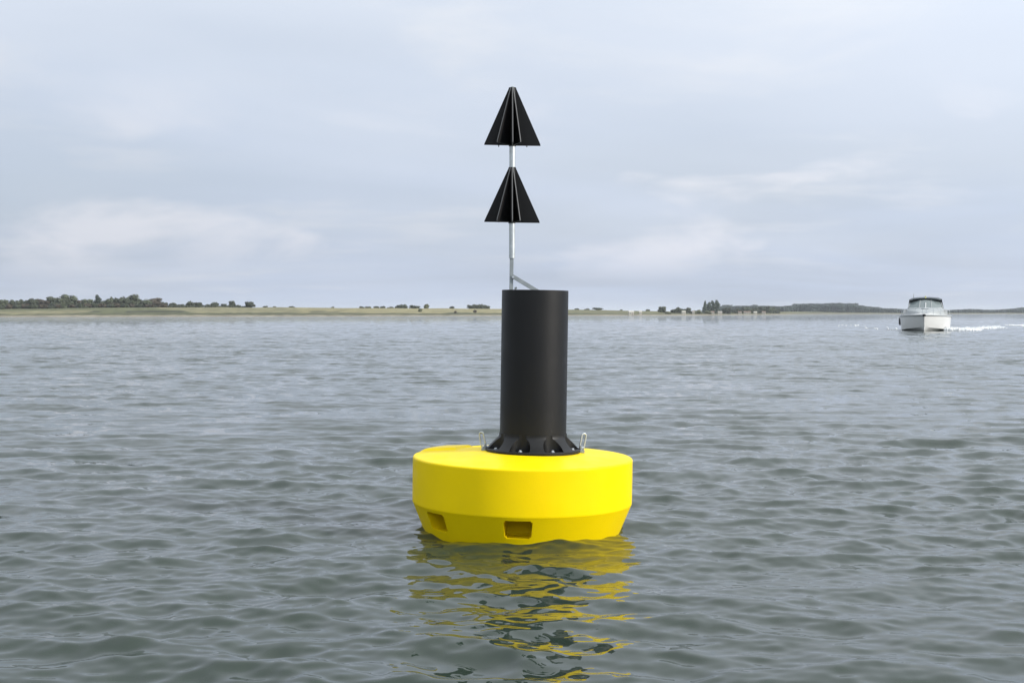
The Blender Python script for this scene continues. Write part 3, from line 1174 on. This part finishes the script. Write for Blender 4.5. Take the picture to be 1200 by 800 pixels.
def build_boat():
    LEN = 10.8
    NT = 30
    rows = []
    for i in range(NT + 1):
        t = (i / NT) ** 1.5
        bs, zs, bc, zc, zk = hull_section(t)
        rake = -.9 * (1 - min(1, t * 3)) if t < .34 else 0
        y = t * LEN
        sec = []
        for q in np.linspace(0, 1, 7):        # sheer -> chine with flare
            fl = q ** 1.0
            x = bs + (bc - bs) * (fl ** 1.6)
            z = zs + (zc - zs) * fl
            sec.append((x, y + .55 * (1 - (z - zk) / max(.2, zs - zk)) * max(0, 1 - t * 4), z))
        for q in (.5, 1.0):
            sec.append((bc * (1 - q), y + .55 * (1 - max(0, (zc + (zk - zc) * q) - zk) / max(.2, zs - zk)) * max(0, 1 - t * 4), zc + (zk - zc) * q))
        rows.append(sec)
    verts, faces = [], []
    ns = len(rows[0])
    for s in (1, -1):
        base = len(verts)
        for sec in rows:
            for (x, y, z) in sec:
                verts.append((s * x, y, z))
        for i in range(NT):
            for j in range(ns - 1):
                a = base + i * ns + j
                q = (a, a + 1, a + ns + 1, a + ns)
                faces.append(q if s > 0 else q[::-1])
    b1, b2 = NT * ns, (NT + 1) * ns + NT * ns
    faces.append(tuple(b1 + j for j in range(ns)) + tuple(b2 + j for j in range(ns - 1, -1, -1)))
    bm = bmesh.new()
    tm = mesh('t', verts, faces)
    bm.from_mesh(tm)
    bmesh.ops.remove_doubles(bm, verts=bm.verts, dist=.004)
    hull = obj('hull', bm_mesh('hull', bm, True, 22), boat, M['gel'])
    # rub rail along the sheer
    for s in (1, -1):
        bm = bmesh.new()
        add_tube(bm, [(s * (sec[0][0] + .02), sec[0][1], sec[0][2] - .06) for sec in rows], .05, 8)
        obj('rub_rail', bm_mesh('rub_rail', bm, True), hull, M['gelgrey'])
    # deck with a crown
    verts, faces = [], []
    for sec in rows:
        x, y, z = sec[0]
        for u in np.linspace(-1, 1, 9):
            verts.append((u * x, y, z + .16 * (1 - u * u) * min(1, x) + .01))
    for i in range(NT):
        for j in range(8):
            a = i * 9 + j
            faces.append((a, a + 9, a + 10, a + 1))
    obj('deck', mesh('deck', verts, faces, True), boat, M['gel'])
    # coach roof (cabin trunk): loft of rounded sections
    def loft(secs, name, mat, par, sharp=35):
        v, f = [], []
        n = len(secs[0])
        for s in secs:
            v += s
        for i in range(len(secs) - 1):
            for j in range(n - 1):
                a = i * n + j
                f.append((a, a + 1, a + n + 1, a + n))
        f.append(tuple(range(n))[::-1])
        f.append(tuple(range((len(secs) - 1) * n, len(secs) * n)))
        b = bmesh.new()
        b.from_mesh(mesh('t', v, f))
        return obj(name, bm_mesh(name, b, True, sharp), par, mat)
    secs = []
    for (y, w, z0, z1) in [(1.3, .35, 1.28, 1.46), (1.9, .85, 1.25, 1.62), (2.6, 1.18, 1.22, 1.74), (3.4, 1.36, 1.2, 1.83), (4.2, 1.46, 1.18, 1.88), (5.0, 1.5, 1.15, 1.88)]:
        secs.append([(-w * 1.12, y, z0), (-w, y, z1 - .14), (-w * .86, y, z1 - .03), (-w * .45, y, z1 + .02), (0, y, z1 + .035), (w * .45, y, z1 + .02), (w * .86, y, z1 - .03), (w, y, z1 - .14), (w * 1.12, y, z0)])
    cab = loft(secs, 'cabin', M['gelgrey'], boat)
    # hatch on the coach roof
    bm = bmesh.new()
    add_box(bm, (0, 2.9, 1.815), (.55, .55, .05), rot=Matrix.Rotation(R(7), 3, 'X'), bevel=.01)
    obj('hatch', bm_mesh('hatch', bm), cab, M['glass'])
    # side coamings behind
    for s in (1, -1):
        bm = bmesh.new()
        add_box(bm, (s * 1.62, 7.4, 1.40), (.24, 6.2, .62), bevel=.05)
        obj('coaming', bm_mesh('coaming', bm), boat, M['gel'])
    # windscreen: raked frame with three panes
    zb, zt, yb, yt = 1.86, 2.62, 4.35, 5.25
    fx = lambda z: 1.36 - (z - zb) / (zt - zb) * .22
    frame = bmesh.new()
    P = lambda u, z: Vector((u * fx(z), yb + (yt - yb) * (z - zb) / (zt - zb) + .55 * abs(u) ** 2.2, z))
    for u in (-1, -.36, .36, 1):
        add_tube(frame, [P(u, zb - .05), P(u, (zb + zt) / 2), P(u, zt)], .035 if abs(u) < .9 else .05, 8)
    for z in (zb, zt):
        add_tube(frame, [P(u, z) for u in np.linspace(-1, 1, 15)], .04, 8)
    fr = obj('windscreen_frame', bm_mesh('windscreen_frame', frame, True), boat, M['gelgrey'])
    for u0, u1 in ((-1, -.36), (-.36, .36), (.36, 1)):
        v, f = [], []
        us = np.linspace(u0, u1, 6)
        for z in (zb, zt):
            v += [P(u, z) for u in us]
        for dy in (0.012,):
            v += [p + Vector((0, dy, 0)) for p in v[:12]]
        for j in range(5):
            f += [(j, j + 1, j + 7, j + 6), (12 + j, 18 + j, 19 + j, 13 + j)]
        obj('pane', mesh('pane', v, f, True), fr, M['glass'])
    # wiper and centre strip
    bm = bmesh.new()
    add_tube(bm, [P(.02, zb) - Vector((0, .03, 0)), P(.02, zb + .45) - Vector((0, .03, 0))], .03, 6)
    obj('wiper', bm_mesh('wiper', bm), fr, M['gel'])
    # canvas top over the cockpit
    secs = []
    for (y, w, z) in [(5.15, 1.14, 2.62), (5.8, 1.24, 2.72), (7.0, 1.28, 2.74), (8.4, 1.28, 2.68), (9.2, 1.26, 2.55)]:
        zlow = 2.60 if y < 5.5 else 1.75
        secs.append([(-w * 1.14, y + .1, zlow - .02), (-w, y, z - .10), (-w * .8, y, z), (-w * .4, y, z + .05), (0, y, z + .06), (w * .4, y, z + .05), (w * .8, y, z), (w, y, z - .10), (w * 1.14, y + .1, zlow - .02)])
    loft(secs, 'canopy', M['canvas'], boat)
    # helm seats seen through the glass
    for s in (-.62, .62):
        bm = bmesh.new()
        add_box(bm, (s, 5.05, 2.02), (.5, .16, .5), bevel=.05)
        obj('seat_back', bm_mesh('seat_back', bm), boat, M['canvas'])
    # masthead light, horn and aerial
    bm = bmesh.new()
    add_tube(bm, [(0, 5.2, 2.66), (0, 5.2, 2.86)], .05, 10)
    obj('masthead_light', bm_mesh('masthead_light', bm), boat, material('pale_yellow_lens', (0.62, 0.60, 0.20, 1), 0.3))
    bm = bmesh.new()
    add_tube(bm, [(-.95, 6.0, 2.6), (-.97, 6.0, 3.05)], [.03, .015], 6)
    obj('antenna', bm_mesh('antenna', bm), boat, M['gelgrey'])
    # bow rail with stanchions
    for s in (1, -1):
        bm = bmesh.new()
        pts = []
        for i in range(0, 22, 1):
            x, y, z = rows[i][0]
            pts.append((s * max(0, x - .10), y + .06, z + .50 - .015 * max(0, i - 12)))
        add_tube(bm, pts, .022, 8)
        rail = obj('bow_rail', bm_mesh('bow_rail', bm, True), boat, M['bright'])
        for i in (3, 7, 11, 15, 19, 21):
            x, y, z = rows[i][0]
            bm = bmesh.new()
            add_tube(bm, [(s * max(0, x - .10), y + .06, z - .02), (s * max(0, x - .10), y + .06, z + .50 - .015 * max(0, i - 12))], .018, 6)
            obj('stanchion', bm_mesh('stanchion', bm), rail, M['bright'])
    # anchor on its roller
    bm = bmesh.new()
    add_box(bm, (0, -.12, 1.33), (.16, .5, .09), bevel=.015)
    add_box(bm, (0, -.26, 1.25), (.26, .08, .14), rot=Matrix.Rotation(R(30), 3, 'X'), bevel=.02)
    obj('anchor', bm_mesh('anchor', bm), boat, M['rubber'])
    # fenders hung at the shaded side
    for i, s in ((22, -1),):
        x, y, z = rows[i][0]
        bm = bmesh.new()
        add_lathe(bm, [(0, .30)] + [(.11 * math.sin(R(a)), .19 + .11 * math.cos(R(a))) for a in range(20, 91, 14)] + [(.11 * math.sin(R(a)), -.19 + .11 * math.cos(R(a))) for a in range(90, 170, 14)] + [(0, -.30)], 14, s * (x + .06), y)
        for v in bm.verts:
            v.co.z += z - .48
        add_tube(bm, [(s * (x + .10), y, z - .2), (s * (x + .02), y, z + .05)], .012, 5)
        obj('fender', bm_mesh('fender', bm, True, 40), boat, M['rubber'])


build_boat()


# white water round the boat: rolling lumps of foam
def foam_material():
    m = bpy.data.materials.new('foam')
    m.use_nodes = True
    b = m.node_tree.nodes['Principled BSDF']
    b.inputs['Base Color'].default_value = (0.82, 0.84, 0.85, 1)
    b.inputs['Roughness'].default_value = 0.8
    return m


def build_wake():
    rs = random.Random(11)
    v, f = [], []

    def lump(x, y, r, h):
        blob(v, f, (x, y, h * .25), (r, r * .8, h), rs, 6, 4)
    # bow wave curling off the lit side, thick at the hull and thinning outwards
    for i in range(1500):
        t = rs.random() ** 1.6
        y = 3.0 + 9.0 * rs.random() * (.4 + .6 * t)
        x = 1.70 + 2.6 * t + rs.gauss(0, .10)
        k = (1 - t) ** .8
        lump(x, y, rs.uniform(.03, .11), rs.uniform(.03, .10) + .26 * k * rs.random())
    for i in range(40):
        t = rs.random() ** 1.4
        lump(-(1.75 + 1.6 * t + rs.gauss(0, .1)), 3.2 + 7 * rs.random(), rs.uniform(.03, .09), rs.uniform(.03, .09))
    # trailing wash that streams away behind, breaking up
    for i in range(1500):
        t = rs.random() ** .8
        y = 9.5 + 50 * t
        side = 1 if rs.random() < .95 else -1
        x = side * (2.6 + 9.5 * t + rs.gauss(0, .45 + 1.1 * t))
        if vnoise(x * .5, y * .2, 4) < .34 + .22 * t:
            continue
        lump(x, y, rs.uniform(.03, .15), rs.uniform(.03, .13))
    o = obj('wake_foam', mesh('wake_foam', v, f, True), None, foam_material())
    o.location = boat.location
    o.rotation_euler = boat.rotation_euler
    tag(o, 'white foam of bow wave and wash around the motor cruiser', kind='stuff')


build_wake()

# ------------------------------------------------------------------ air
def build_haze():
    bm = bmesh.new()
    add_box(bm, (0, 3000, 13), (24000, 24000, 34))
    m = bpy.data.materials.new('haze')
    m.use_nodes = True
    nt = m.node_tree
    nt.nodes.clear()
    pv = nt.nodes.new('ShaderNodeVolumePrincipled')
    pv.inputs['Color'].default_value = (0.88, 0.93, 1.0, 1)
    pv.inputs['Density'].default_value = 0.00012
    pv.inputs['Anisotropy'].default_value = 0.0
    out = nt.nodes.new('ShaderNodeOutputMaterial')
    nt.links.new(pv.outputs[0], out.inputs['Volume'])
    o = obj('haze', bm_mesh('haze', bm), None, m)
    tag(o, 'thin pale sea haze in the air', kind='stuff')


build_haze()
